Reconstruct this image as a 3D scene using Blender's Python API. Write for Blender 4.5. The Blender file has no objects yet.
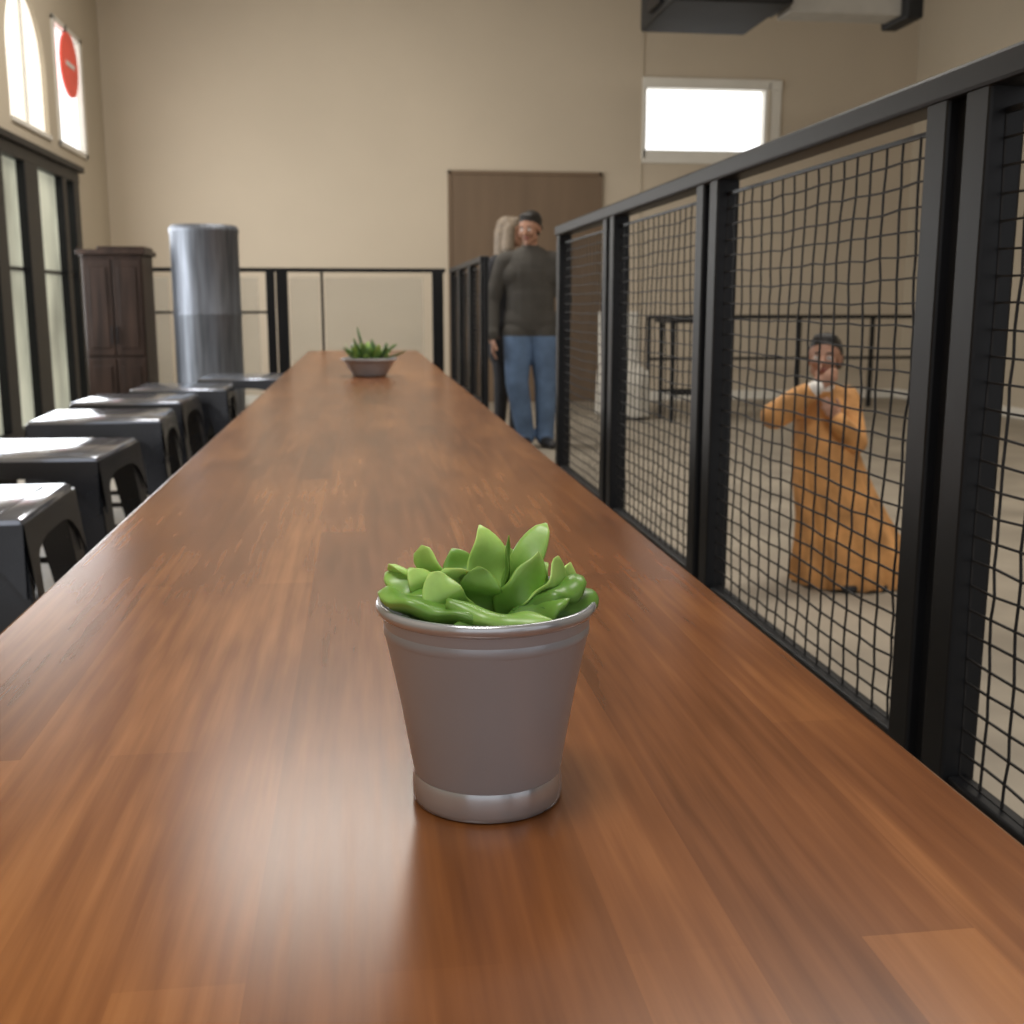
import bpy, bmesh, math, random
import numpy as np
from mathutils import Vector, Matrix, Euler
random.seed(7); rng=np.random.RandomState(5)
scene=bpy.context.scene
try:
    scene.view_settings.view_transform='Standard'
    scene.view_settings.look='None'
except Exception: pass

# ------------------------------------------------------------ materials
def nodes_of(m): return m.node_tree.nodes, m.node_tree.links
def mat(name,col,rough=0.5,metal=0.0,var=0.12,scale=6.0,bump=0.0,bscale=60,emit=0,spec=0.5,coat=0,stretch=(1,1,1),sss=0):
    m=bpy.data.materials.new(name); m.use_nodes=True
    n,l=nodes_of(m); b=n['Principled BSDF']
    b.inputs['Roughness'].default_value=rough; b.inputs['Metallic'].default_value=metal
    b.inputs['Specular IOR Level'].default_value=spec
    b.inputs['Coat Weight'].default_value=coat
    tc=n.new('ShaderNodeTexCoord'); mp=n.new('ShaderNodeMapping'); mp.inputs['Scale'].default_value=stretch
    nz=n.new('ShaderNodeTexNoise'); nz.inputs['Scale'].default_value=scale; nz.inputs['Detail'].default_value=4
    rp=n.new('ShaderNodeValToRGB')
    c=Vector(col[:3])
    rp.color_ramp.elements[0].position=0.3; rp.color_ramp.elements[1].position=0.7
    rp.color_ramp.elements[0].color=(*(c*(1-var)),1); rp.color_ramp.elements[1].color=(*(c*(1+var)),1)
    l.new(tc.outputs['Object'],mp.inputs['Vector']); l.new(mp.outputs['Vector'],nz.inputs['Vector'])
    l.new(nz.outputs['Fac'],rp.inputs['Fac']); l.new(rp.outputs['Color'],b.inputs['Base Color'])
    if bump>0:
        n2=n.new('ShaderNodeTexNoise'); n2.inputs['Scale'].default_value=bscale
        l.new(mp.outputs['Vector'],n2.inputs['Vector'])
        bp=n.new('ShaderNodeBump'); bp.inputs['Strength'].default_value=bump; bp.inputs['Distance'].default_value=0.01
        l.new(n2.outputs['Fac'],bp.inputs['Height']); l.new(bp.outputs['Normal'],b.inputs['Normal'])
    if emit>0:
        l.new(rp.outputs['Color'],b.inputs['Emission Color']); b.inputs['Emission Strength'].default_value=emit
    if sss>0:
        b.inputs['Subsurface Weight'].default_value=sss; b.inputs['Subsurface Scale'].default_value=0.01
    return m

M={}
M['wall']=mat('wall_paint',(0.51,0.435,0.335),0.85,var=0.05,scale=0.7,bump=0.05,bscale=120)
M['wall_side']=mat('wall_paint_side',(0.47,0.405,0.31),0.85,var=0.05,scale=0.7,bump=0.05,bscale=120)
M['ceil']=mat('ceiling_paint',(0.42,0.38,0.31),0.9,var=0.05,scale=1)
M['floor']=mat('floor_concrete',(0.30,0.26,0.205),0.55,var=0.22,scale=2.2,bump=0.06,bscale=40)
M['black']=mat('black_steel',(0.008,0.0085,0.010),0.45,metal=0.0,var=0.2,scale=8,spec=0.28)
M['net']=mat('net_cord',(0.016,0.015,0.015),0.6,var=0.3,scale=40,spec=.3)
M['white']=mat('white_trim',(0.7,0.67,0.6),0.5,var=0.03)
M['door']=mat('door_brown',(0.150,0.098,0.058),0.6,var=0.08,scale=2,stretch=(4,4,0.6))
M['glow']=mat('window_sky',(0.95,0.97,1.0),0.5,var=0.03,scale=1.0,emit=1.6)
M['glow_arch']=mat('window_sky_warm',(1.0,0.97,0.9),0.5,var=0.1,scale=2.0,emit=0.8)
M['garden']=mat('outside_view',(0.40,0.41,0.33),0.4,var=0.5,scale=1.5,emit=0.7,stretch=(1,1,0.5))
M['red']=mat('red_sign_paint',(0.70,0.08,0.05),0.4,var=0.1,emit=0.25)
M['steel']=mat('brushed_steel',(0.19,0.205,0.235),0.5,metal=0.75,var=0.35,scale=5,stretch=(6,6,0.4))
M['darkwood']=mat('dark_walnut',(0.030,0.017,0.012),0.5,var=0.5,scale=4,stretch=(6,6,0.6),spec=.25)
M['stooltop']=mat('stool_top_metal',(0.34,0.365,0.42),0.15,metal=0.75,var=0.12,scale=9)
M['stoolleg']=mat('stool_leg_metal',(0.016,0.018,0.024),0.22,metal=0.2,var=0.3,scale=9,spec=.75)
M['beamw']=mat('beam_light',(0.42,0.40,0.36),0.7,var=0.06)
M['duct']=mat('duct_dark',(0.02,0.02,0.02),0.6,var=0.25,scale=2,spec=.2)
M['cloth']=mat('white_cloth',(0.52,0.49,0.43),0.9,var=0.08)
M['pot']=mat('pot_metal',(0.40,0.415,0.455),0.30,metal=0.25,var=0.03,scale=14,bump=0.02,bscale=350,spec=.9)
M['potrim']=mat('pot_rim_metal',(0.52,0.535,0.565),0.20,metal=0.6,var=0.04,scale=14,spec=.8)
M['soil']=mat('soil',(0.012,0.025,0.007),0.95,var=0.5,scale=80,bump=0.6,bscale=150)
M['bowl']=mat('bowl_ceramic',(0.34,0.33,0.34),0.35,var=0.1,scale=12)
M['sweater']=mat('grey_sweater',(0.060,0.055,0.048),0.9,var=0.12,scale=10,bump=0.2,bscale=150)
M['jeans']=mat('blue_jeans',(0.095,0.15,0.25),0.85,var=0.3,scale=7,bump=0.1,bscale=200)
M['shoe']=mat('dark_shoe',(0.02,0.02,0.022),0.5,var=0.1)
M['skin']=mat('skin',(0.38,0.20,0.13),0.55,var=0.06,scale=20)
M['hair']=mat('black_hair',(0.015,0.012,0.010),0.55,var=0.3,scale=60)
M['blond']=mat('blond_hair',(0.21,0.165,0.12),0.6,var=0.25,scale=50)
M['lip']=mat('lip',(0.30,0.11,0.085),0.5,var=0.05)
M['eyew']=mat('eye_white',(0.6,0.57,0.54),0.3,var=0.02)
M['eyed']=mat('eye_dark',(0.02,0.012,0.01),0.2,var=0.02)
M['coat']=mat('charcoal_coat',(0.028,0.028,0.032),0.9,var=0.2,scale=14)
M['orange']=mat('orange_dress_cloth',(0.57,0.285,0.10),0.8,var=0.35,scale=9,bump=0.2,bscale=60)
M['whitecloth2']=mat('white_collar',(0.75,0.72,0.68),0.8,var=0.05)

# leaf material driven by per-leaf 'tip' attribute
def leafmat(name,cols):
    m=bpy.data.materials.new(name); m.use_nodes=True; n,l=nodes_of(m); b=n['Principled BSDF']
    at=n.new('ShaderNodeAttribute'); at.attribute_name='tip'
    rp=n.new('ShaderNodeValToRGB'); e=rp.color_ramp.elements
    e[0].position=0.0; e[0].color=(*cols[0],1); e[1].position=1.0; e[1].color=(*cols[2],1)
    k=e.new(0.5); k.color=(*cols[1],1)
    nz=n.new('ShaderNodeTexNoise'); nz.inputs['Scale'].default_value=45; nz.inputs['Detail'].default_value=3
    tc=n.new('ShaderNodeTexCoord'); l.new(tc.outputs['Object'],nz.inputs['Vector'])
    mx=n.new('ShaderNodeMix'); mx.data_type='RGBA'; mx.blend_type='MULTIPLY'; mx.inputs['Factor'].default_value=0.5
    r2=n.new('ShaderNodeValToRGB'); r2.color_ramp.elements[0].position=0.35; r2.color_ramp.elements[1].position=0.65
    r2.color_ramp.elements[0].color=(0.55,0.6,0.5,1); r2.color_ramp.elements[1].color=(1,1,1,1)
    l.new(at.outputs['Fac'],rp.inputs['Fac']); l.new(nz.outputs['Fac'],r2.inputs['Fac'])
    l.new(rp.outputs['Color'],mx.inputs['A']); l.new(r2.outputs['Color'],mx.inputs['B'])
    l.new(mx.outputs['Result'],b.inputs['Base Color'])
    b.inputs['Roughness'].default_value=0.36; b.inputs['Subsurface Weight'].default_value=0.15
    b.inputs['Subsurface Scale'].default_value=0.004
    return m
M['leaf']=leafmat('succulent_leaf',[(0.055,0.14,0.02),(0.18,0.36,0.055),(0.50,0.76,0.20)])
M['leafd']=leafmat('herb_leaf',[(0.02,0.06,0.015),(0.07,0.17,0.035),(0.20,0.36,0.10)])

# table wood
def wood():
    m=bpy.data.materials.new('stained_butcher_block'); m.use_nodes=True; n,l=nodes_of(m); b=n['Principled BSDF']
    tc=n.new('ShaderNodeTexCoord'); sp=n.new('ShaderNodeSeparateXYZ'); l.new(tc.outputs['Object'],sp.inputs[0])
    cb=n.new('ShaderNodeCombineXYZ'); l.new(sp.outputs['Y'],cb.inputs['X']); l.new(sp.outputs['X'],cb.inputs['Y'])
    br=n.new('ShaderNodeTexBrick'); br.offset=0.37; br.offset_frequency=2
    br.inputs['Scale'].default_value=1.0; br.inputs['Brick Width'].default_value=0.8; br.inputs['Row Height'].default_value=0.062
    br.inputs['Mortar Size'].default_value=0.0; br.inputs['Bias'].default_value=0.0
    br.inputs['Color1'].default_value=(0,0,0,1); br.inputs['Color2'].default_value=(1,1,1,1)
    l.new(cb.outputs[0],br.inputs['Vector'])
    g=n.new('ShaderNodeMapping'); g.inputs['Scale'].default_value=(90,4,0); l.new(tc.outputs['Object'],g.inputs['Vector'])
    gn=n.new('ShaderNodeTexNoise'); gn.inputs['Scale'].default_value=1.0; gn.inputs['Detail'].default_value=7
    l.new(g.outputs[0],gn.inputs['Vector'])
    g2=n.new('ShaderNodeMapping'); g2.inputs['Scale'].default_value=(10,2.6,0); g2.inputs['Location'].default_value=(3.3,1.7,.5); l.new(tc.outputs['Object'],g2.inputs['Vector'])
    bn=n.new('ShaderNodeTexNoise'); bn.inputs['Scale'].default_value=1.0; bn.inputs['Detail'].default_value=3
    l.new(g2.outputs[0],bn.inputs['Vector'])
    def mm(op,a,bv):
        x=n.new('ShaderNodeMath'); x.operation=op
        for i,v in enumerate((a,bv)):
            if isinstance(v,(int,float)): x.inputs[i].default_value=v
            else: l.new(v,x.inputs[i])
        return x.outputs[0]
    bw=n.new('ShaderNodeRGBToBW'); l.new(br.outputs['Color'],bw.inputs[0])
    s=mm('ADD',mm('MULTIPLY',bw.outputs[0],0.17),mm('ADD',mm('MULTIPLY',gn.outputs['Fac'],0.50),mm('MULTIPLY',bn.outputs['Fac'],0.58)))
    rp=n.new('ShaderNodeValToRGB'); e=rp.color_ramp.elements
    e[0].position=0.20; e[0].color=(0.050,0.014,0.003,1); e[1].position=0.95; e[1].color=(0.42,0.170,0.050,1)
    k=e.new(0.62); k.color=(0.215,0.074,0.020,1)
    l.new(s,rp.inputs['Fac']); l.new(rp.outputs['Color'],b.inputs['Base Color'])
    rr=mm('ADD',mm('MULTIPLY',gn.outputs['Fac'],0.06),0.22); l.new(rr,b.inputs['Roughness'])
    b.inputs['Specular IOR Level'].default_value=0.42
    return m
M['wood']=wood()

# ------------------------------------------------------------ mesh helpers
def link(o,parent=None):
    scene.collection.objects.link(o)
    if parent: o.parent=parent
    return o
def empty(name,loc=(0,0,0)):
    e=bpy.data.objects.new(name,None); e.location=loc; e.empty_display_size=0.1; return link(e)
class MB:
    """collects geometry in one mesh"""
    def __init__(s): s.v=[]; s.f=[]; s.m=[]; s.mats=[]; s.att=[]
    def mi(s,m):
        if m not in s.mats: s.mats.append(m)
        return s.mats.index(m)
    def add(s,vs,fs,m,att=None):
        o=len(s.v); s.v+= [tuple(x) for x in vs]; k=s.mi(m)
        s.f+=[tuple(i+o for i in f) for f in fs]; s.m+=[k]*len(fs)
        s.att+= (att if att is not None else [0.5]*len(vs))
    def box(s,a,b,m,bev=0.0):
        a=Vector(a); b=Vector(b); lo=Vector([min(a[i],b[i]) for i in range(3)]); hi=Vector([max(a[i],b[i]) for i in range(3)])
        bm=bmesh.new(); bmesh.ops.create_cube(bm,size=1)
        for v in bm.verts: v.co=Vector([ (lo[i]+hi[i])/2+v.co[i]*(hi[i]-lo[i]) for i in range(3)])
        if bev>0: bmesh.ops.bevel(bm,geom=bm.edges[:],offset=min(bev,0.45*min(hi-lo)),segments=2,affect='EDGES',profile=0.5)
        bm.verts.index_update()
        s.add([v.co[:] for v in bm.verts],[[v.index for v in f.verts] for f in bm.faces],m); bm.free()
    def tube(s,pts,r,m,sides=5,cap=True):
        n=len(pts); vs=[]; fs=[]; pts=[Vector(p) for p in pts]
        rs=r if isinstance(r,(list,tuple)) else [r]*n
        for i,p in enumerate(pts):
            d=(pts[min(i+1,n-1)]-pts[max(i-1,0)]).normalized()
            up=Vector((0,0,1)) if abs(d.z)<0.9 else Vector((1,0,0))
            a=d.cross(up).normalized(); b=d.cross(a)
            for k in range(sides):
                t=2*math.pi*k/sides+math.pi/sides
                vs.append(p+(a*math.cos(t)+b*math.sin(t))*rs[i])
        for i in range(n-1):
            for k in range(sides):
                k2=(k+1)%sides
                fs.append((i*sides+k,i*sides+k2,(i+1)*sides+k2,(i+1)*sides+k))
        if cap: fs.append(tuple(range(sides-1,-1,-1))); fs.append(tuple((n-1)*sides+k for k in range(sides)))
        s.add(vs,fs,m)
    def lathe(s,prof,m,c=(0,0,0),seg=96,capb=True,capt=False):
        vs=[];fs=[]
        for r,z in prof:
            for k in range(seg):
                t=2*math.pi*k/seg; vs.append((c[0]+r*math.cos(t),c[1]+r*math.sin(t),c[2]+z))
        for i in range(len(prof)-1):
            for k in range(seg):
                k2=(k+1)%seg; fs.append((i*seg+k,i*seg+k2,(i+1)*seg+k2,(i+1)*seg+k))
        if capb: fs.append(tuple(range(seg-1,-1,-1)))
        if capt: fs.append(tuple((len(prof)-1)*seg+k for k in range(seg)))
        s.add(vs,fs,m)
    def build(s,name,parent=None,smooth=False,attr=None,loc=None,angle=None):
        me=bpy.data.meshes.new(name); me.from_pydata(s.v,[],s.f)
        for m in s.mats: me.materials.append(m)
        me.polygons.foreach_set('material_index',s.m)
        if attr:
            a=me.attributes.new(attr,'FLOAT','POINT'); a.data.foreach_set('value',s.att)
        me.update()
        if smooth: me.polygons.foreach_set('use_smooth',[True]*len(me.polygons))
        if angle:
            try: me.set_sharp_from_angle(angle=math.radians(angle))
            except Exception: pass
        o=bpy.data.objects.new(name,me)
        if loc: o.location=loc
        return link(o,parent)

# ------------------------------------------------------------ room
XL,XR,YB,YF,H=-2.55,6.18,12.5,-3.0,4.9
def simple(name,boxes):
    b=MB()
    for a,c,m in boxes: b.box(a,c,M[m])
    return b.build(name)
simple('floor',[((XL-.2,YF,-.1),(XR+.2,YB+.2,0),'floor')])
simple('ceiling',[((XL-.2,YF,H),(XR+.2,YB+.2,H+.1),'ceil')])
simple('wall_right',[((XR,YF,0),(XR+.2,YB,H),'wall_side')])
wx0,wx1,wz0,wz1=3.10,4.60,2.62,3.44
simple('wall_back',[((XL-.2,YB,0),(wx0,YB+.2,H),'wall'),((wx1,YB,0),(XR+.2,YB+.2,H),'wall'),
    ((wx0,YB,0),(wx1,YB+.2,wz0),'wall'),((wx0,YB,wz1),(wx1,YB+.2,H),'wall')])
b=MB()
b.box((wx0-.03,YB-.03,wz1-.08),(wx1+.03,YB+.12,wz1+.03),M['white'],.008)
b.box((wx0-.02,YB-.02,wz0-.04),(wx1+.03,YB+.12,wz0+.10),M['white'],.008)
b.box((wx0-.03,YB-.02,wz0),(wx0+.02,YB+.12,wz1),M['white'],.008)
b.box((wx1-.16,YB-.02,wz0),(wx1+.03,YB+.12,wz1),M['white'],.008)
b.box((wx1-.12,YB-.03,wz0),(wx1-.10,YB+.12,wz1),M['wall_side'],.004)
b.box((wx0,YB+.13,wz0),(wx1,YB+.15,wz1),M['glow'])
b.build('window_1')
# left wall : glazed door opening, two high windows
dy0,dy1,dz0,dz1=6.9,11.15,0.0,2.25
a0,a1=9.25,10.35; r0,r1=10.62,11.65; lz0,lz1=2.42,3.5
b=MB(); b.box((XL-.2,YF,0),(XL,dy0,dz1),M['wall_side']); b.build('wall_left')
b=MB(); b.box((XL-.2,dy1,0),(XL,YB,dz1),M['wall_side']); b.build('wall_left')
WL=[((XL-.2,YF,dz1),(XL,YB,lz0)),
    ((XL-.2,YF,lz0),(XL,a0,H)),((XL-.2,a1,lz0),(XL,r0,H)),((XL-.2,r1,lz0),(XL,YB,H)),
    ((XL-.2,a0,lz1),(XL,a1,H)),((XL-.2,r0,lz1),(XL,r1,H))]
b=MB()
for p,q in WL: b.box(p,q,M['wall_side'])
cy=(a0+a1)/2; R=(a1-a0)/2; cz=lz1-R; N=16
for sgn in(-1,1):
    for i in range(N):
        t0=math.pi/2*i/N; t1=math.pi/2*(i+1)/N
        y0=cy+sgn*R*math.cos(t0); y1=cy+sgn*R*math.cos(t1); z0=cz+R*math.sin(t0); z1=cz+R*math.sin(t1)
        b.add([(XL,y0,z0),(XL,y1,z1),(XL,y1,lz1),(XL,y0,lz1),(XL-.2,y0,z0),(XL-.2,y1,z1),(XL-.2,y1,lz1),(XL-.2,y0,lz1)],
              [(0,1,2,3),(7,6,5,4),(0,4,5,1),(2,6,7,3)],M['wall_side'])
b.build('wall_left')
b=MB(); b.box((XL-.06,a0,lz0),(XL-.04,a1,lz1),M['glow_arch'])
b.box((XL-.05,a0,lz0),(XL+.02,a1,lz0+.04),M['white'],.005)
b.box((XL-.05,cy-.02,lz0),(XL-.02,cy+.02,lz1),M['white'])
b.build('window_2')
b=MB(); b.box((XL-.06,r0,lz0),(XL-.04,r1,lz1),M['glow'])
for p,q in (((XL-.05,r0,lz0),(XL+.02,r1,lz0+.05)),((XL-.05,r0,lz1-.05),(XL+.02,r1,lz1)),((XL-.05,r0,lz0),(XL+.02,r0+.05,lz1)),((XL-.05,r1-.1,lz0),(XL+.02,r1,lz1))):
    b.box(p,q,M['white'],.006)
b.build('window_3')
b=MB(); vs=[];
for x in(XL+.02,XL+.04):
    for k in range(28):
        t=2*math.pi*k/28; vs.append((x,11.05+.30*math.cos(t),3.16+.25*math.sin(t)*1.1))
b.add(vs,[tuple(range(27,-1,-1)),tuple(range(28,56))]+[(k,(k+1)%28,28+(k+1)%28,28+k) for k in range(28)],M['red'])
b.box((XL+.041,10.90,3.14),(XL+.046,11.20,3.18),M['whitecloth2'])
b.box((XL,11.03,3.12),(XL+.025,11.07,3.5),M['black'])
b.build('red_wall_sign')
# glazed door
b=MB(); 
b.box((XL-.05,dy0+.001,dz0+.02),(XL-.04,dy1-.001,dz1-.001),M['garden'])
b.box((XL-.06,dy0+.001,dz1-.10),(XL+.03,dy1-.001,dz1-.001),M['black'],.006)
b.box((XL+.001,dy0,dz1-.002),(XL+.07,dy1+.05,dz1+.05),M['black'],.006)
b.box((XL-.06,dy0+.001,dz0),(XL+.03,dy1-.001,dz0+.14),M['black'],.006)
for y,w in ((dy0+.052,.05),(7.75,.1),(8.72,.13),(9.60,.19),(10.62,.07),(11.048,.10)):
    b.box((XL-.06,y-w,dz0+.1),(XL+.025,y+w,dz1-.05),M['black'],.006)
b.box((XL-.05,dy0+.01,1.32),(XL-.02,dy1-.01,1.35),M['black'],.004)
b.build('door_1')
# brown double door in the back wall
b=MB(); 
b.box((1.0,YB-.03,.0),(2.6,YB-.001,2.43),M['door'],.004)
b.box((1.797,YB-.032,.02),(1.803,YB-.029,2.4),M['door'])
for x0,x1 in((.96,1.0),(2.6,2.64)): b.box((x0,YB-.04,0),(x1,YB-.001,2.47),M['door'],.004)
b.box((.96,YB-.04,2.43),(2.64,YB-.001,2.47),M['door'],.004)
for x in(1.72,1.88): b.tube([(x,YB-.08,.95),(x,YB-.08,1.2)],.012,M['steel'],8); b.box((x-.01,YB-.08,.97),(x+.01,YB-.03,.99),M['steel']); b.box((x-.01,YB-.08,1.16),(x+.01,YB-.03,1.18),M['steel'])
b.build('door_2')
b=MB(); b.box((XL,YB-.02,0),(.96,YB,.1),M['white'],.004); b.box((2.64,YB-.02,0),(XR,YB,.1),M['white'],.004); b.build('baseboard_back')
b=MB(); b.box((XR-.02,YF,0),(XR,YB-.02,.1),M['white'],.004); b.build('baseboard_right')
b=MB(); b.box((3.06,YB-.012,0.1),(3.08,YB,4.9),M['wall_side']); b.build('trim_1')
# hanging duct + beam
b=MB()
b.box((2.50,9.2,3.42),(3.45,10.3,3.78),M['duct'],.02)
b.box((2.46,9.5,3.48),(2.50,9.9,3.74),M['black'],.01)
b.box((3.35,9.5,3.50),(3.6,10.0,3.78),M['black'],.02)
for x,y in((2.7,9.4),(3.25,9.4),(2.7,10.1),(3.25,10.1)): b.tube([(x,y,3.75),(x,y,H)],.012,M['black'],8)
b.build('ventilation_duct')
b=MB()
b.box((3.60,9.6,3.46),(4.58,9.9,3.60),M['beamw'],.01)
b.box((3.60,9.56,3.60),(4.58,9.94,3.66),M['beamw'],.01)
b.box((4.58,9.5,3.42),(4.73,10.0,3.72),M['duct'],.02)
for x in(3.95,4.65): b.tube([(x,9.75,3.65),(x,9.75,H)],.012,M['black'],8)
b.build('ceiling_beam')

# ------------------------------------------------------------ long table
TZ=0.75; TX0,TX1=-0.362,0.390
b=MB(); b.box((TX0,-0.8,TZ-.045),(TX1,8.05,TZ),M['wood'],.004)
tab=empty('long_table'); b.build('tabletop',tab)
b=MB()
for y in(-.5,1.7,3.9,6.1,7.75):
    b.box((-.03,y-.03,.02),(.06,y+.03,TZ-.05),M['black'],.005)
    b.box((-.27,y-.04,.0),(.30,y+.04,.03),M['black'],.006)
    b.box((-.25,y-.03,TZ-.07),(.28,y+.03,TZ-.045),M['black'],.004)
b.box((0,-.5,TZ-.1),(.03,7.75,TZ-.06),M['black'])
b.build('pedestal_legs',tab)

# ------------------------------------------------------------ mesh fence
FX=0.70; FT=1.335
fence=empty('mesh_fence')
def netpanel(b,axis,fixed,u0,u1,z0,z1,du,dz,r,seed):
    rs=random.Random(seed)
    nu=max(2,round((u1-u0)/du)); nz=max(2,round((z1-z0)/dz))
    ph=rs.random()*6
    G={(i,j):(rs.uniform(-.003,.003),rs.uniform(-.002,.002)) for i in range(nu+1) for j in range(nz+1)}
    def P(i,j):
        u=u0+(u1-u0)*i/nu; z=z0+(z1-z0)*j/nz
        e=1 if 0<i<nu else 0; g=1 if 0<j<nz else 0
        u+= e*g*(0.0015*math.sin(j*.55+ph+i*.3)+G[(i,j)][0]); z+= g*e*(0.001*math.sin(i*.8+ph)+G[(i,j)][1])
        d=0.002*math.sin(i*.5+j*.35+ph)
        return (fixed+d,u,z)
    for i in range(nu+1): b.tube([P(i,j) for j in range(nz+1)],r,M['net'],4,False)
    for j in range(nz+1): b.tube([P(i,j) for i in range(nu+1)],r,M['net'],4,False)
posts=[-1.43,-.53,.37,1.27,2.22,3.12,3.97,6.45,7.2,7.95,8.7]
fr=MB(); nt=MB()
for y in posts:
    last=(y==8.7); 
    for s in (-1,1):
        if last and s==1: continue
        if y==3.97 and s==1: continue
        if y==6.45 and s==-1: continue
        c=y+s*.045
        fr.box((FX-.022,c-.026,0),(FX+.022,c+.026,FT-.01),M['black'],.004)
    if not last: fr.box((FX-.008,y-.02,.1),(FX+.008,y+.02,FT-.01),M['black'])
segs=[(posts[i],posts[i+1]) for i in range(len(posts)-1) if posts[i]!=3.97]
for i,(a,c) in enumerate(segs):
    y0=a+.071; y1=c-.071
    for z,h in ((.50,.012),(.06,.02)):
        fr.box((FX-.014,y0,z-h),(FX+.014,y1,z+h),M['black'],.003)
    fr.box((FX-.003,y0,FT-.062),(FX+.003,y1,FT-.056),M['black'])
    netpanel(nt,'y',FX,y0,y1,.512,FT-.058,.047,.029,.0018,i)
    netpanel(nt,'y',FX,y0,y1,.08,.488,.047,.034,.0018,i+50)
fr.box((FX-.026,posts[0],FT-.034),(FX+.026,3.97+.0,FT),M['black'],.005)
fr.box((FX-.026,6.45,FT-.034),(FX+.026,8.75,FT),M['black'],.005)
fr.build('fence_frame',fence); nt.build('fence_net',fence)

# back railing
rail=empty('back_railing')
b=MB(); RY=8.78
b.box((-2.0,RY-.025,FT-.03),(FX-.05,RY+.025,FT),M['black'],.004)
for x,w in((-1.98,.02),(-.66,.032),(-.575,.042),(.59,.042)): b.box((x-w,RY-.028,0),(x+w,RY+.028,FT-.005),M['black'],.004)
b.box((-.29,RY-.010,0),(-.27,RY+.010,FT-.02),M['black'],.002)
b.box((-1.37,RY-.010,0),(-1.35,RY+.010,FT-.02),M['black'],.002)
b.box((-2.0,RY-.010,1.0),(-.66,RY+.010,1.018),M['black'],.003)
b.box((-2.0,RY-.015,.10),(.6,RY+.015,.13),M['black'],.003)
b.build('rail_frame',rail)
gm=bpy.data.materials.new('frosted_glass'); gm.use_nodes=True
n,l=nodes_of(gm); pb=n['Principled BSDF']; pb.inputs['Base Color'].default_value=(.60,.60,.52,1); pb.inputs['Roughness'].default_value=.25
nz=n.new('ShaderNodeTexNoise'); nz.inputs['Scale'].default_value=3; mr=n.new('ShaderNodeMapRange'); mr.inputs['To Min'].default_value=.12; mr.inputs['To Max'].default_value=.25
l.new(nz.outputs['Fac'],mr.inputs['Value']); l.new(mr.outputs['Result'],pb.inputs['Alpha'])
b=MB()
for x0,x1 in((-1.9,-1.4),(-1.3,-.75),(-.52,-.30),(-.26,.48)): b.box((x0,RY-.004,.15),(x1,RY+.004,FT-.07),gm)
b.build('rail_glass',rail)

# far guard rail behind fence, right side
b=MB(); GY=11.4
b.box((2.9,GY-.02,.92),(XR-.02,GY+.02,.96),M['black'],.004)
b.box((2.9,GY-.012,.5),(XR-.02,GY+.012,.53),M['black'],.003)
x=2.92
while x<XR: b.box((x-.02,GY-.02,0),(x+.02,GY+.02,.94),M['black'],.003); x+=.8
b.build('guard_rail')
# bar-height side table
b=MB(); b.box((2.75,10.0,.90),(3.35,10.5,.935),M['black'],.006)
for x,y in((2.8,10.05),(3.3,10.05),(2.8,10.45),(3.3,10.45)): b.box((x-.018,y-.018,0),(x+.018,y+.018,.90),M['black'],.003)
b.box((2.8,10.44,.25),(3.3,10.46,.28),M['black']); b.box((2.8,10.04,.25),(3.3,10.06,.28),M['black'])
b.build('side_table')
# draped chair
ch=empty('draped_chair')
b=MB(); N=64; vs=[];fs=[]
def drape(z,top):
    out=[]
    for k in range(N):
        t=2*math.pi*k/N; e=.5
        ca=math.cos(t); sa=math.sin(t)
        X=.21*math.copysign(abs(ca)**e,ca); Y=.22*math.copysign(abs(sa)**e,sa)
        f=1+ (1-z/1.0)*(.10+.07*math.sin(9*t+1)); out.append((X*f,Y*f))
    return out
CX=2.46
zs=[0.03,.15,.3,.45]
for z in zs:
    for X,Y in drape(z,0): vs.append((CX+X,10.55+Y,z))
for z,yc,hy in((.47,.05,.2),(.50,.19,.07),(.75,.20,.06),(.95,.21,.05),(1.0,.21,.02)):
    for X,Y in drape(.8,0): vs.append((CX+X*.92,10.55+yc+Y/.22*hy,z))
L=len(vs)//N
for i in range(L-1):
    for k in range(N): k2=(k+1)%N; fs.append((i*N+k,i*N+k2,(i+1)*N+k2,(i+1)*N+k))
fs.append(tuple((L-1)*N+k for k in range(N)))
b.add(vs,fs,M['cloth']); b.build('cloth_cover',ch,smooth=True)
b=MB()
for x,y in((CX-.16,10.4),(CX+.16,10.4),(CX-.16,10.7),(CX+.16,10.7)): b.box((x-.015,y-.015,0),(x+.015,y+.015,.44),M['darkwood'])
b.build('chair_legs',ch)

# ------------------------------------------------------------ steel tank and cabinet
b=MB(); R=.232
prof=[(R*.96,0),(R*.98,.02),(R,.05)]
for z in (.45,1.0):
    prof+=[(R,z-.02),(R+.003,z-.01),(R+.003,z+.01),(R,z+.02)]
prof+=[(R,1.55),(R+.006,1.56),(R+.006,1.58),(R,1.59),(R-.01,1.605),(R-.02,1.605),(R-.03,1.57),(.0,1.57)]
b.lathe(prof,M['steel'],(-1.065,8.30,0),64)
b.build('steel_drum',smooth=True,angle=35)
b=MB(); cx,cyy=-1.67,8.36
b.box((cx-.20,cyy-.20,.06),(cx+.20,cyy+.22,1.40),M['darkwood'],.008)
b.box((cx-.225,cyy-.23,1.40),(cx+.225,cyy+.24,1.435),M['darkwood'],.008)
b.box((cx-.11,cyy-.12,1.435),(cx+.21,cyy+.2,1.46),M['darkwood'],.006)
b.box((cx-.22,cyy-.22,.0),(cx+.22,cyy+.23,.07),M['darkwood'],.006)
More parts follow.
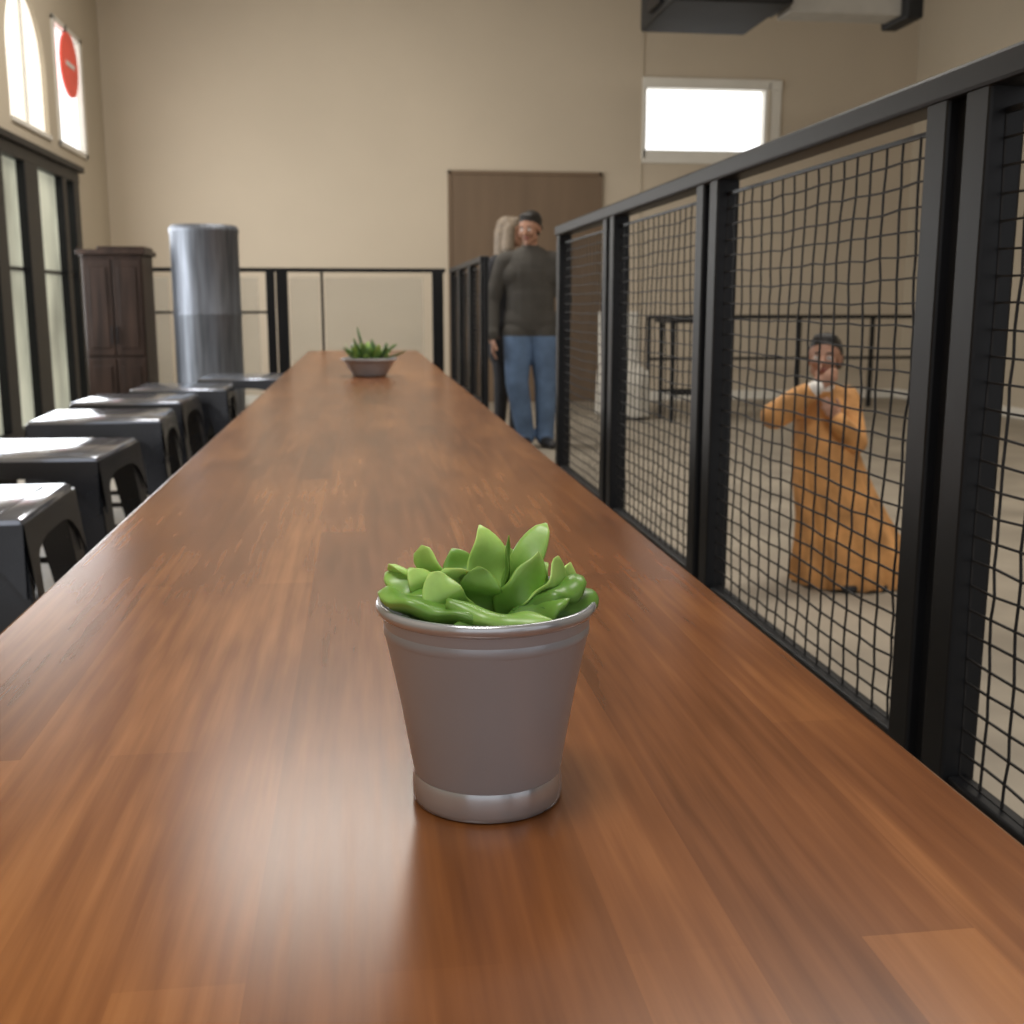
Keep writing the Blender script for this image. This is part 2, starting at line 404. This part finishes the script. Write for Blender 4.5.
for sx in(-1,1):
    x0,x1=(cx-.19,cx-.005) if sx<0 else (cx+.005,cx+.19)
    for z0,z1 in((.10,.70),(.72,1.37)):
        b.box((x0,cyy-.215,z0),(x1,cyy-.198,z1),M['darkwood'],.004)
        b.box((x0+.03,cyy-.222,z0+.05),(x1-.03,cyy-.213,z1-.05),M['darkwood'],.004)
    b.tube([(cx+sx*.018,cyy-.235,.80),(cx+sx*.018,cyy-.235,.92)],.005,M['black'],8)
b.build('wooden_cabinet')

# ------------------------------------------------------------ stools
def stool(x,y,rot=0):
    root=empty('metal_stool',(x,y,0)); root.rotation_euler=(0,0,rot)
    SZ=.625; hw=.25; hd=.25
    b=MB(); 
    b.box((-hw,-hd,SZ-.035),(hw,hd,SZ),M['stooltop'],.015)
    b.box((-hw+.06,-hd+.05,SZ-.001),(hw-.06,hd-.05,SZ+.002),M['stooltop'],.001)
    b.build('seat',root,smooth=True,angle=30)
    b=MB()
    for side in range(4):
        horiz=side%2==0; half=hw if horiz else hd; off=(hd if horiz else hw)+.001; sg=1 if side<2 else -1
        n_=12
        for i in range(n_):
            vs=[]
            for q in(i,i+1):
                u=-half+2*half*q/n_; a=u/half
                zb=SZ-.065-.11*a**4
                for z in(zb,SZ-.014):
                    for th in(0,.006):
                        fl=(SZ-z)*.12
                        p=(u*(1+fl*.6),sg*(off+fl-th)) if horiz else (sg*(off+fl-th),u*(1+fl*.6))
                        vs.append((p[0],p[1],z))
            b.add(vs,[(0,2,6,4),(1,5,7,3),(0,4,5,1),(2,3,7,6)],M['stoolleg'])
    for sx in(-1,1):
        for sy in(-1,1):
            t0=Vector((sx*(hw-.004),sy*(hd-.004),SZ-.02)); t1=Vector((sx*(hw+.06),sy*(hd+.05),0))
            for ax in(0,1):
                w0,w1=.11,.055; 
                vs=[]
                for p,w in((t0,w0),(t1,w1)):
                    d=Vector((-sx*w,0,0)) if ax==0 else Vector((0,-sy*w,0))
                    nrm=Vector((0,-sy*.006,0)) if ax==0 else Vector((-sx*.006,0,0))
                    vs+=[p,p+d,p+d+nrm,p+nrm]
                b.add(vs,[(0,1,2,3),(7,6,5,4),(0,4,5,1),(1,5,6,2),(2,6,7,3),(3,7,4,0)],M['stoolleg'])
    zz=.2; fx=hw+.06*(1-zz/SZ)-.02; fy=hd+.05*(1-zz/SZ)-.02
    for s in(-1,1):
        b.box((-fx,s*fy-.008,zz-.01),(fx,s*fy+.008,zz+.01),M['stoolleg'],.002)
        b.box((s*fx-.008,-fy,zz+.05),(s*fx+.008,fy,zz+.07),M['stoolleg'],.002)
    b.build('legs_and_apron',root)
for (x,y,r) in ((-.975,2.70,.03),(-1.02,3.72,-.05),(-1.05,4.82,.05),(-1.08,5.68,-.03),(-.98,6.48,.03),(-.74,7.35,.0)):
    stool(x,y,r)

# ------------------------------------------------------------ foreground pot with succulent
PX,PY=0.0765,0.703
pot=empty('potted_succulent',(PX,PY,TZ)); pot.scale=(1.02,1.02,1.02)
b=MB()
foot=[(.0455,0),(.0478,.001),(.0484,.004),(.0485,.010),(.0482,.014),(.0476,.0175),(.0471,.019)]
body=[(.0470,.019),(.0478,.022),(.0560,.070),(.0640,.1085),(.0644,.1100)]
ring=[(.0644,.1100),(.0650,.1108),(.0652,.1135),(.0650,.1160),(.0648,.1168)]
neck=[(.0648,.1168),(.0660,.1235)]
rim=[(.0660,.1235),(.0682,.1245),(.0697,.1268),(.0698,.1295),(.0688,.1316),(.0672,.1320),(.0660,.1308),(.0655,.1285)]
inner=[(.0655,.1285),(.0635,.115),(.062,.108)]
b.lathe(foot,M['potrim'],seg=128); b.lathe(body,M['pot'],seg=128,capb=False); b.lathe(ring,M['pot'],seg=128,capb=False)
b.lathe(neck,M['pot'],seg=128,capb=False); b.lathe(rim,M['potrim'],seg=128,capb=False); b.lathe(inner,M['pot'],seg=128,capb=False)
o=b.build('pail',pot,smooth=True)
b=MB(); b.lathe([(.0635,.112),(.04,.115),(.02,.118),(0.0005,.119)],M['soil'],seg=48,capb=False); b.build('soil',pot,smooth=True)

def leaf(b,base,tip,w,th,m,bow=0.0,side=Vector((1,0,0)),tv=(0.1,1.0),pw=1.0,seg=18,ring=14,cup=.25,wav=0.0,ph=0.0,point=.0):
    base=Vector(base); tip=Vector(tip); ax=tip-base; Lh=ax.length; d=ax.normalized()
    s=side-d*side.dot(d)
    if s.length<.05: s=Vector((0,1,0))-d*d.y
    s.normalize(); nrm=s.cross(d).normalized()
    vs=[];fs=[];at=[]
    for i in range(seg+1):
        t=i/seg
        c=base+ax*t+nrm*bow*math.sin(math.pi*t)+s*wav*math.sin(2.6*math.pi*t+ph)
        prof=math.sqrt(max(0,1-((t-.58)/.42)**2))**(1.0+point) if t>.58 else .40+.60*math.sin(math.pi/2*(t/.58))
        prof=max(prof,.04)
        ww=w*prof*.5+.0002; tt=th*.5*(prof*.75+.25*(1-t))
        for k in range(ring):
            a=2*math.pi*k/ring; ca=math.cos(a)
            X=ca*ww*(1+(.16*math.sin(10*t+ph+ca*1.5) if wav else 0)); Z=math.sin(a)*tt + cup*w*(ca**2)*prof*.5
            if wav: Z+= ca*ww*.5*math.sin(3.2*t+ph) + abs(ca)*ww*.22*math.sin(13*t+ph*2+ca)
            vs.append(c+s*X+nrm*Z); at.append(max(0,min(1,tv[0]+(tv[1]-tv[0])*t+.16*abs(ca)-.08)))
    for i in range(seg):
        for k in range(ring): k2=(k+1)%ring; fs.append((i*ring+k,i*ring+k2,(i+1)*ring+k2,(i+1)*ring+k))
    fs.append(tuple(range(ring-1,-1,-1))); fs.append(tuple(seg*ring+k for k in range(ring)))
    b.add(vs,fs,m,at)
Z0=.122
b=MB(); S=Vector
LV=[ # base, tip, width, thick, bow, side, tiprange, point, wav
 ((.010,.005,Z0-.01),(.038,.010,Z0+.055),.021,.011,.007,S((1,-.3,0)),(.25,.80),.1,.002),
 ((.000,.008,Z0-.01),(-.001,.016,Z0+.053),.029,.006,.003,S((1,.2,0)),(.35,1.05),.5,.004),
 ((.004,-.002,Z0-.005),(.0145,-.004,Z0+.050),.009,.004,.002,S((.6,.8,0)),(.0,.5),1.2,.002),
 ((-.014,.0,Z0-.005),(-.042,.002,Z0+.043),.023,.008,-.003,S((.9,-.4,0)),(.4,1.05),-.3,.003),
 ((-.030,-.005,Z0-.002),(-.062,-.006,Z0+.034),.018,.008,-.004,S((.6,-.8,0)),(.45,1.0),-.1,.003),
 ((-.032,-.012,Z0-.003),(-.047,-.016,Z0+.034),.018,.007,-.002,S((1,0,.2)),(.5,1.05),.4,.003),
 ((-.010,-.012,Z0-.005),(-.026,-.018,Z0+.034),.032,.007,-.004,S((1,.2,0)),(.3,1.0),-.1,.004),
 ((.000,-.015,Z0-.005),(-.010,-.022,Z0+.034),.026,.008,-.003,S((1,.1,0)),(.15,.55),.4,.003),
 ((.004,-.020,Z0-.005),(.030,-.016,Z0+.042),.024,.009,.004,S((.9,.3,0)),(.1,.75),.4,.003),
 ((.020,-.012,Z0-.005),(.047,-.014,Z0+.036),.030,.008,.003,S((.9,.3,0)),(.35,1.1),.6,.005),
 ((.032,.006,Z0-.005),(.054,.002,Z0+.030),.024,.007,.004,S((.6,.8,0)),(.4,1.0),.6,.004),
 ((.014,-.028,Z0+.004),(.060,-.014,Z0+.024),.034,.018,.002,S((.3,.9,.3)),(.0,.42),.0,.002),
 ((.030,-.038,Z0+.008),(.068,-.010,Z0+.013),.024,.015,.002,S((.3,.9,.3)),(.05,.42),.0,.0),
 ((-.006,-.046,Z0+.008),(-.068,-.018,Z0+.020),.026,.018,-.006,S((.3,.9,.3)),(.25,.60),.1,.001),
 ((-.024,-.030,Z0+.010),(-.064,-.004,Z0+.028),.018,.012,-.003,S((.3,.9,.3)),(.3,.75),.1,.002),
 ((-.028,-.038,Z0+.016),(.034,-.059,Z0+.008),.022,.015,.006,S((.2,.9,.5)),(.50,.72),.5,.001),
 ((.014,-.038,Z0+.004),(-.028,-.056,Z0+.004),.016,.010,-.002,S((.2,.9,.5)),(.0,.22),.4,.0),
 ((.006,-.030,Z0+.000),(.046,-.040,Z0+.018),.024,.013,.003,S((.5,.8,.3)),(.05,.50),.3,.002),
 ((-.03,.008,Z0-.002),(-.050,.020,Z0+.024),.018,.008,-.004,S((.9,.3,0)),(.1,.6),.3,.003),
 ((-.008,.02,Z0-.002),(-.020,.034,Z0+.034),.024,.008,0,S((1,.3,0)),(.1,.6),.4,.003),
 ((.012,.025,Z0-.002),(.020,.036,Z0+.034),.022,.008,0,S((1,-.3,0)),(.1,.6),.4,.003),
 ((.025,.02,Z0-.002),(.044,.028,Z0+.024),.020,.008,0,S((.8,-.5,0)),(.1,.7),.3,.003),
 ((-.014,-.026,Z0-.004),(-.040,-.026,Z0+.030),.024,.007,0,S((1,.4,0)),(.3,.95),.2,.004),
]
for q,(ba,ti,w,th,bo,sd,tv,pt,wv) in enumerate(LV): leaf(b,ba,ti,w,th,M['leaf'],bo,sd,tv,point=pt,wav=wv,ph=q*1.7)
for i in range(13):
    a=2*math.pi*i/13+random.uniform(-.15,.15); r=.035; r2=.050
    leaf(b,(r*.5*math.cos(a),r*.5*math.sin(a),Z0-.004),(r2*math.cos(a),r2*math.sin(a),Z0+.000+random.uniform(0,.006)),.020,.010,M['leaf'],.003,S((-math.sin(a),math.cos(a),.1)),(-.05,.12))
b.build('succulent_leaves',pot,smooth=True,attr='tip')

# second planter: bowl
bw=empty('potted_plant_bowl',(.036,5.16,TZ))
b=MB(); b.lathe([(.068,0),(.075,.003),(.080,.012),(.108,.060),(.113,.068),(.124,.072),(.125,.080),(.118,.083),(.108,.078),(.104,.066),(0.001,.066)],M['bowl'],seg=64); b.build('bowl',bw,smooth=True)
b=MB()
for i in range(80):
    a=random.uniform(0,2*math.pi); r=random.uniform(0,.06); e=random.uniform(.03,.085)
    Lr=r+random.uniform(.02,.06)
    leaf(b,(r*math.cos(a),r*math.sin(a),.066),(Lr*math.cos(a),Lr*math.sin(a),.07+e),random.uniform(.02,.035),.005,M['leafd'] if i%2 else M['leaf'],.004,S((-math.sin(a),math.cos(a),0)),(.1,random.uniform(.4,.95)),seg=6,ring=8)
for a,h,o_ in((2.6,.20,.03),(1.2,.13,.01),(3.6,.14,.05),(0.1,.10,.10),(-.2,.06,.14),(3.3,.08,.09)):
    leaf(b,(.02*math.cos(a),.02*math.sin(a),.07),((.03+o_)*math.cos(a),(.03+o_)*math.sin(a),.07+h*.75),.012,.004,M['leafd'],.01,S((1,0,0)),(.1,.6),seg=8,ring=6)
b.build('herb_leaves',bw,smooth=True,attr='tip')

# ------------------------------------------------------------ people
class Body:
    def __init__(s): s.p=[]
    def cap(s,tag,p0,p1,r0,r1,flat=1.0,fd=(0,1,0),T=None):
        p0=Vector(p0);p1=Vector(p1);fd=Vector(fd)
        if T is not None: p0=T@p0;p1=T@p1;fd=(T.to_3x3()@fd).normalized()
        s.p.append((tag,p0,p1,r0,r1,flat,fd.normalized()))
    def mesh(s,name,parent,tagmat,voxel=.007,smooth=3,hem=None):
        bm=bmesh.new()
        for (tag,p0,p1,r0,r1,fl,fd) in s.p:
            d=p1-p0; L=d.length
            d=d.normalized() if L>1e-6 else Vector((0,0,1))
            f=fd-d*fd.dot(d)
            if f.length<.1: f=Vector((1,0,0))-d*d.x
            f.normalize(); a=d.cross(f); SG=16; rings=[]
            st=[]
            for i in range(1,6): t=-math.pi/2+math.pi/2*i/6; st.append((p0,math.sin(t)*r0,math.cos(t)*r0))
            st.append((p0,0,r0))
            if L>1e-6: st.append((p1,0,r1))
            for i in range(1,6): t=math.pi/2*i/6; st.append((p1,math.sin(t)*r1,math.cos(t)*r1))
            for c,off,rr in st:
                rings.append([bm.verts.new(c+d*off+a*rr*math.cos(2*math.pi*k/SG)+f*rr*fl*math.sin(2*math.pi*k/SG)) for k in range(SG)])
            b0=bm.verts.new(p0-d*r0); b1=bm.verts.new(p1+d*r1)
            for i in range(len(rings)-1):
                for k in range(SG): k2=(k+1)%SG; bm.faces.new((rings[i][k],rings[i][k2],rings[i+1][k2],rings[i+1][k]))
            for k in range(SG):
                k2=(k+1)%SG; bm.faces.new((b0,rings[0][k2],rings[0][k])); bm.faces.new((b1,rings[-1][k],rings[-1][k2]))
        bmesh.ops.recalc_face_normals(bm,faces=bm.faces[:])
        me=bpy.data.meshes.new(name+'_raw'); bm.to_mesh(me); bm.free()
        tmp=bpy.data.objects.new(name+'_raw',me); scene.collection.objects.link(tmp)
        md=tmp.modifiers.new('r','REMESH'); md.mode='VOXEL'; md.voxel_size=voxel
        sm=tmp.modifiers.new('s','SMOOTH'); sm.factor=.5; sm.iterations=smooth
        dg=bpy.context.evaluated_depsgraph_get(); me2=bpy.data.meshes.new_from_object(tmp.evaluated_get(dg))
        bpy.data.objects.remove(tmp); me2.name=name
        nf=len(me2.polygons); C=np.zeros(nf*3); me2.polygons.foreach_get('center',C); C=C.reshape(-1,3)
        tags=sorted(set(t[0] for t in s.p)); best=np.full(nf,1e9); idx=np.zeros(nf,dtype=np.int32)
        me2.materials.clear()
        for t in tags: me2.materials.append(tagmat[t])
        for (tag,p0,p1,r0,r1,fl,fd) in s.p:
            a=np.array(p0); d=np.array(p1)-a; L2=max(d.dot(d),1e-9)
            t=np.clip(((C-a)@d)/L2,0,1); q=C-(a+t[:,None]*d)
            f=fd-(p1-p0)*(fd.dot(p1-p0)/L2) if L2>1e-8 else fd
            f=np.array(f.normalized() if f.length>.1 else Vector((1,0,0)))
            q=q+np.outer((q@f)*(1/max(fl,.05)-1),f)
            dist=(np.linalg.norm(q,axis=1)-(r0+(r1-r0)*t))
            mk=dist<best; best[mk]=dist[mk]; idx[mk]=tags.index(tag)
        if hem is not None:   # straight garment hem at this height
            ti,li=tags.index('top'),tags.index('legs')
            idx[(idx==ti)&(C[:,2]<hem)&(np.abs(C[:,0])<.2)]=li
            idx[(idx==li)&(C[:,2]>=hem)]=ti
        me2.polygons.foreach_set('material_index',idx); me2.polygons.foreach_set('use_smooth',[True]*nf); me2.update()
        return link(bpy.data.objects.new(name,me2),parent)

def head(B,pos,sc=1.0,yaw=0,pitch=0,hairlen=0):
    T=Matrix.Translation(Vector(pos))@Matrix.Rotation(yaw,4,'Z')@Matrix.Rotation(pitch,4,'X')@Matrix.Scale(sc,4)
    def c(tag,a,b_,r0,r1,fl=1,fd=(0,1,0)): B.cap(tag,a,b_,r0*sc,r1*sc,fl,fd,T)
    c('skin',(0,-.012,.03),(0,.03,.035),.074,.074)
    c('skin',(0,-.030,.01),(0,-.036,-.060),.063,.044)
    c('skin',(-.035,-.02,-.055),(0,-.06,-.088),.030,.022); c('skin',(.035,-.02,-.055),(0,-.06,-.088),.030,.022)
    c('skin',(0,-.088,.012),(0,-.108,-.022),.007,.013)
    c('skin',(-.010,-.098,-.026),(.010,-.098,-.026),.009,.009)
    for s in(-1,1):
        c('skin',(s*.076,.008,.008),(s*.074,.006,-.028),.020,.013,.5,(1,0,0))
        c('eyew',(s*.025,-.084,.004),(s*.035,-.081,.004),.0075,.0070)
        c('eyed',(s*.030,-.0885,.004),(s*.0305,-.0885,.004),.0048,.0048)
        c('hair',(s*.018,-.091,.026),(s*.042,-.083,.028),.004,.003)
        c('skin',(s*.036,-.066,-.020),(s*.034,-.062,-.030),.026,.022)
    c('lip',(-.018,-.084,-.052),(.018,-.084,-.052),.006,.006); c('lip',(-.013,-.086,-.058),(.013,-.086,-.058),.006,.006)
    c('hair',(0,.000,.052),(0,.037,.050),.077,.082)
    c('hair',(0,.045,.04),(0,.055,-.02),.078,.060)
    c('hair',(-.03,-.040,.095),(.035,-.040,.097),.028,.026)
    for s in(-1,1): c('hair',(s*.068,-.006,.045),(s*.072,.03,.0),.016,.02)
    if hairlen:
        for s in(-1,1): c('hair',(s*.06,.02,.03),(s*.085,.03,-hairlen),.045,.05)
        c('hair',(0,.06,0),(0,.07,-hairlen-.03),.075,.07)
    return T
def hand(B,wrist,direction,side,palmn,sc=1.0,curl=.35,thumbdir=None):
    w=Vector(wrist); d=Vector(direction).normalized(); sd=Vector(side); sd=(sd-d*sd.dot(d)).normalized(); pn=Vector(palmn); pn=(pn-d*pn.dot(d)-sd*pn.dot(sd)).normalized()
    B.cap('skin',w,w+d*.085*sc,.030*sc,.038*sc,.42,pn)
    B.cap('skin',w+d*.05*sc+sd*.02*sc,w+d*.085*sc-sd*.03*sc,.02*sc,.017*sc,.7,pn)
    for i,(o,L) in enumerate(((.031,.072),(.011,.082),(-.010,.076),(-.030,.060))):
        p=w+d*(.088-.004*abs(i-1))*sc+sd*o*sc; seg=[.45,.32,.23]; ang=curl*.5; 
        for j,q in enumerate(seg):
            v=(d*math.cos(ang)+pn*math.sin(ang)); p2=p+v*L*q*sc
            B.cap('skin',p,p2,(.0092-.0008*j)*sc,(.0085-.0008*j)*sc); p=p2; ang+=curl
    p=w+d*.025*sc+sd*.026*sc
    for L,aa in((.038,.75),(.032,.55),(.024,.35)):
        v=(d*math.cos(aa)+sd*math.sin(aa)+pn*.3).normalized(); p2=p+v*L*sc; B.cap('skin',p,p2,.0115*sc,.0095*sc); p=p2

TM=dict(skin=M['skin'],hair=M['hair'],eyew=M['eyew'],eyed=M['eyed'],lip=M['lip'],top=M['sweater'],legs=M['jeans'],shoe=M['shoe'],collar=M['whitecloth2'],dress=M['orange'])
# ---- man
B=Body()
B.cap('legs',(-.07,0,.90),(.07,0,.90),.125,.125,.85)
B.cap('top',(-.03,0,.95),(.03,0,.95),.168,.168,.72)
B.cap('top',(0,.0,.97),(0,.0,1.14),.180,.180,.70)
B.cap('top',(0,.0,1.12),(0,.005,1.30),.180,.200,.66)
B.cap('top',(-.095,.0,1.28),(.095,.0,1.28),.125,.125,.85)
B.cap('top',(-.165,.01,1.385),(.165,.01,1.385),.072,.072)
B.cap('top',(-.05,.01,1.42),(.05,.01,1.42),.062,.062)
B.cap('top',(0,.005,1.44),(0,0,1.475),.066,.060)
B.cap('skin',(0,.005,1.44),(0,-.01,1.54),.054,.053)
for s,el,wr in((-1,(-.285,.035,1.09),(-.278,-.045,.84)),(1,(.255,.05,1.10),(.235,-.02,.85))):
    B.cap('top',(s*.19,.01,1.375),el,.075,.060); B.cap('top',el,wr,.061,.043)
    B.cap('top',Vector(wr)+Vector((0,0,.02)),wr,.046,.046)
    hand(B,Vector(wr)-Vector((0,0,.015)),(0,-.12,-1),(0,-1,0),(-s,0,0),1.0,.3)
for s,k,a in((-1,(-.10,-.035,.49),(-.035,.02,.10)),(1,(.118,-.01,.49),(.115,.03,.10))):
    B.cap('legs',(s*.092,.0,.86),k,.116,.088); B.cap('legs',k,a,.088,.070)
    B.cap('legs',a,(a[0],a[1]-.01,.075),.073,.070)
    tx=a[0]+s*.05
    B.cap('shoe',(a[0],a[1]+.03,.042),(a[0],a[1]-.04,.06),.042,.046)
    B.cap('shoe',(a[0],a[1]-.02,.045),(tx,a[1]-.175,.034),.045,.034)
head(B,(-.005,-.035,1.612),.98,yaw=-.45,pitch=.22)
mn=empty('standing_man',(1.257,8.456,0)); mn.rotation_euler=(0,0,-.12); o=B.mesh('man_body',mn,TM,hem=.835)
# ---- woman behind
B=Body(); TW=dict(TM); TW['hair']=M['blond']; TW['top']=M['coat']; TW['legs']=M['coat']
B.cap('legs',(-.06,0,.90),(.06,0,.90),.125,.125,.85)
B.cap('top',(0,0,.72),(0,0,.95),.19,.165,.75)
B.cap('top',(0,0,.95),(0,0,1.12),.155,.130,.72)
B.cap('top',(0,0,1.12),(0,0,1.30),.130,.150,.70)
B.cap('top',(-.12,.01,1.385),(.12,.01,1.385),.062,.062); B.cap('top',(0,.01,1.42),(0,0,1.46),.062,.055)
B.cap('skin',(0,.005,1.44),(0,-.01,1.55),.045,.045)
for s in(-1,1):
    el=(s*.225,.03,1.12); wr=(s*.23,-.04,.90)
    B.cap('top',(s*.15,.01,1.375),el,.058,.047); B.cap('top',el,wr,.047,.036)
    hand(B,Vector(wr)-Vector((0,0,.01)),(0,-.1,-1),(0,-1,0),(-s,0,0),.9,.3)
    B.cap('legs',(s*.08,0,.86),(s*.085,-.01,.48),.095,.062); B.cap('legs',(s*.085,-.01,.48),(s*.08,.02,.09),.062,.045)
    B.cap('shoe',(s*.08,.03,.04),(s*.09,-.14,.032),.040,.032)
head(B,(0,-.03,1.615),.98,yaw=.9,hairlen=.13)
wm=empty('standing_woman',(1.165,9.0,0)); wm.rotation_euler=(0,0,.6); B.mesh('woman_body',wm,TW)

# ---- girl in orange dress
B=Body()
gx=-.05
B.cap('dress',(gx+.01,0,.50),(gx+.006,0,.66),.118,.106,.80)
B.cap('dress',(gx-.055,0,.715),(gx+.065,0,.715),.055,.055)
B.cap('collar',(gx-.005,-.005,.755),(gx-.005,-.012,.770),.046,.040)
B.cap('skin',(gx,0,.74),(gx-.005,-.01,.80),.034,.034)
el=(gx-.205,-.05,.66); wr=(gx-.085,-.13,.765)
B.cap('dress',(gx-.085,0,.712),el,.056,.052); B.cap('dress',el,(gx-.11,-.115,.745),.052,.040)
B.cap('collar',(gx-.11,-.115,.745),wr,.031,.029)
hand(B,wr,(.75,-.1,.6),(-.3,.2,.8),(.3,.9,0),.68,.35)
el2=(gx+.105,-.07,.56); wr2=(gx+.01,-.140,.64)
B.cap('dress',(gx+.090,0,.712),el2,.056,.048); B.cap('dress',el2,wr2,.049,.036)
hand(B,wr2,(-.6,-.1,.8),(.3,.1,.9),(0,.9,0),.68,.35)
head(B,(gx-.008,-.02,.868),.76,yaw=-.5,pitch=-.05)
B.cap('hair',(gx+.05,.02,.90),(gx+.06,.03,.85),.03,.028)
gl=empty('girl_in_orange_dress',(1.78,4.10,0)); B.mesh('girl_body',gl,TM,voxel=.005)
b=MB(); N=140
lv=[(.0,.100,.225,.19),(.03,.105,.234,.195),(.10,.100,.222,.185),(.18,.080,.200,.165),(.27,.050,.174,.145),(.36,.018,.156,.125),(.45,-.010,.140,.108),(.52,-.028,.128,.100),(.58,-.038,.120,.092),(.63,-.042,.106,.084)]
vs=[];fs=[]
for z,cx_,rx,ry in lv:
    k_=max(0,1-z/.6)
    for i in range(N):
        t=2*math.pi*i/N; f=1+k_*(.060*math.sin(11*t+z*3)+.03*math.sin(23*t+2-z*6))
        zz=z if z>0 else 0.004+.010*max(0,math.sin(11*t))
        vs.append((cx_+rx*f*math.cos(t),ry*f*math.sin(t),zz))
for i in range(len(lv)-1):
    for k in range(N): k2=(k+1)%N; fs.append((i*N+k,i*N+k2,(i+1)*N+k2,(i+1)*N+k))
b.add(vs,fs,M['orange']); b.build('long_skirt',gl,smooth=True)
b=MB()
for x in(.02,.14):
    b.box((x-.03,-.19,0.001),(x+.03,-.09,.03),M['shoe'],.012)
b.build('shoes',gl,smooth=True)

# ------------------------------------------------------------ lights
def area(name,loc,rot,sx,sy,p,col):
    L=bpy.data.lights.new(name,'AREA'); L.shape='RECTANGLE'; L.size=sx; L.size_y=sy; L.energy=p; L.color=col
    o=bpy.data.objects.new(name,L); o.location=loc; o.rotation_euler=rot; link(o); return o
area('overhead_fill',(-.3,8.6,4.8),(0,0,0),2.0,1.0,140,(1,.95,.87))  # overhead areas are unseen fill added to brighten the room, not fixtures
area('overhead_fill',(2.4,4.5,4.8),(0,0,0),3.0,1.0,135,(1,.95,.87))
area('overhead_fill',(-.4,0.2,4.8),(0,0,0),1.5,1.0,105,(1,.96,.91))
area('door_daylight',(XL+.14,9.1,1.45),(0,-math.pi/2,0),1.5,4.0,120,(.96,.98,1.0))
w=bpy.data.worlds.new('World'); scene.world=w; w.use_nodes=True
w.node_tree.nodes['Background'].inputs[0].default_value=(.98,.98,1,1); w.node_tree.nodes['Background'].inputs[1].default_value=0.76

# ------------------------------------------------------------ camera
cam=bpy.data.cameras.new('camera'); cam.sensor_width=36; cam.lens=1130/1024*36
co=bpy.data.objects.new('camera',cam); link(co); co.location=(0,0,1.07)
co.rotation_euler=(math.radians(90-10.43),0,math.radians(-7.54))
cam.dof.use_dof=True; cam.dof.focus_distance=.74; cam.dof.aperture_fstop=14
cam.clip_start=.01
scene.camera=co
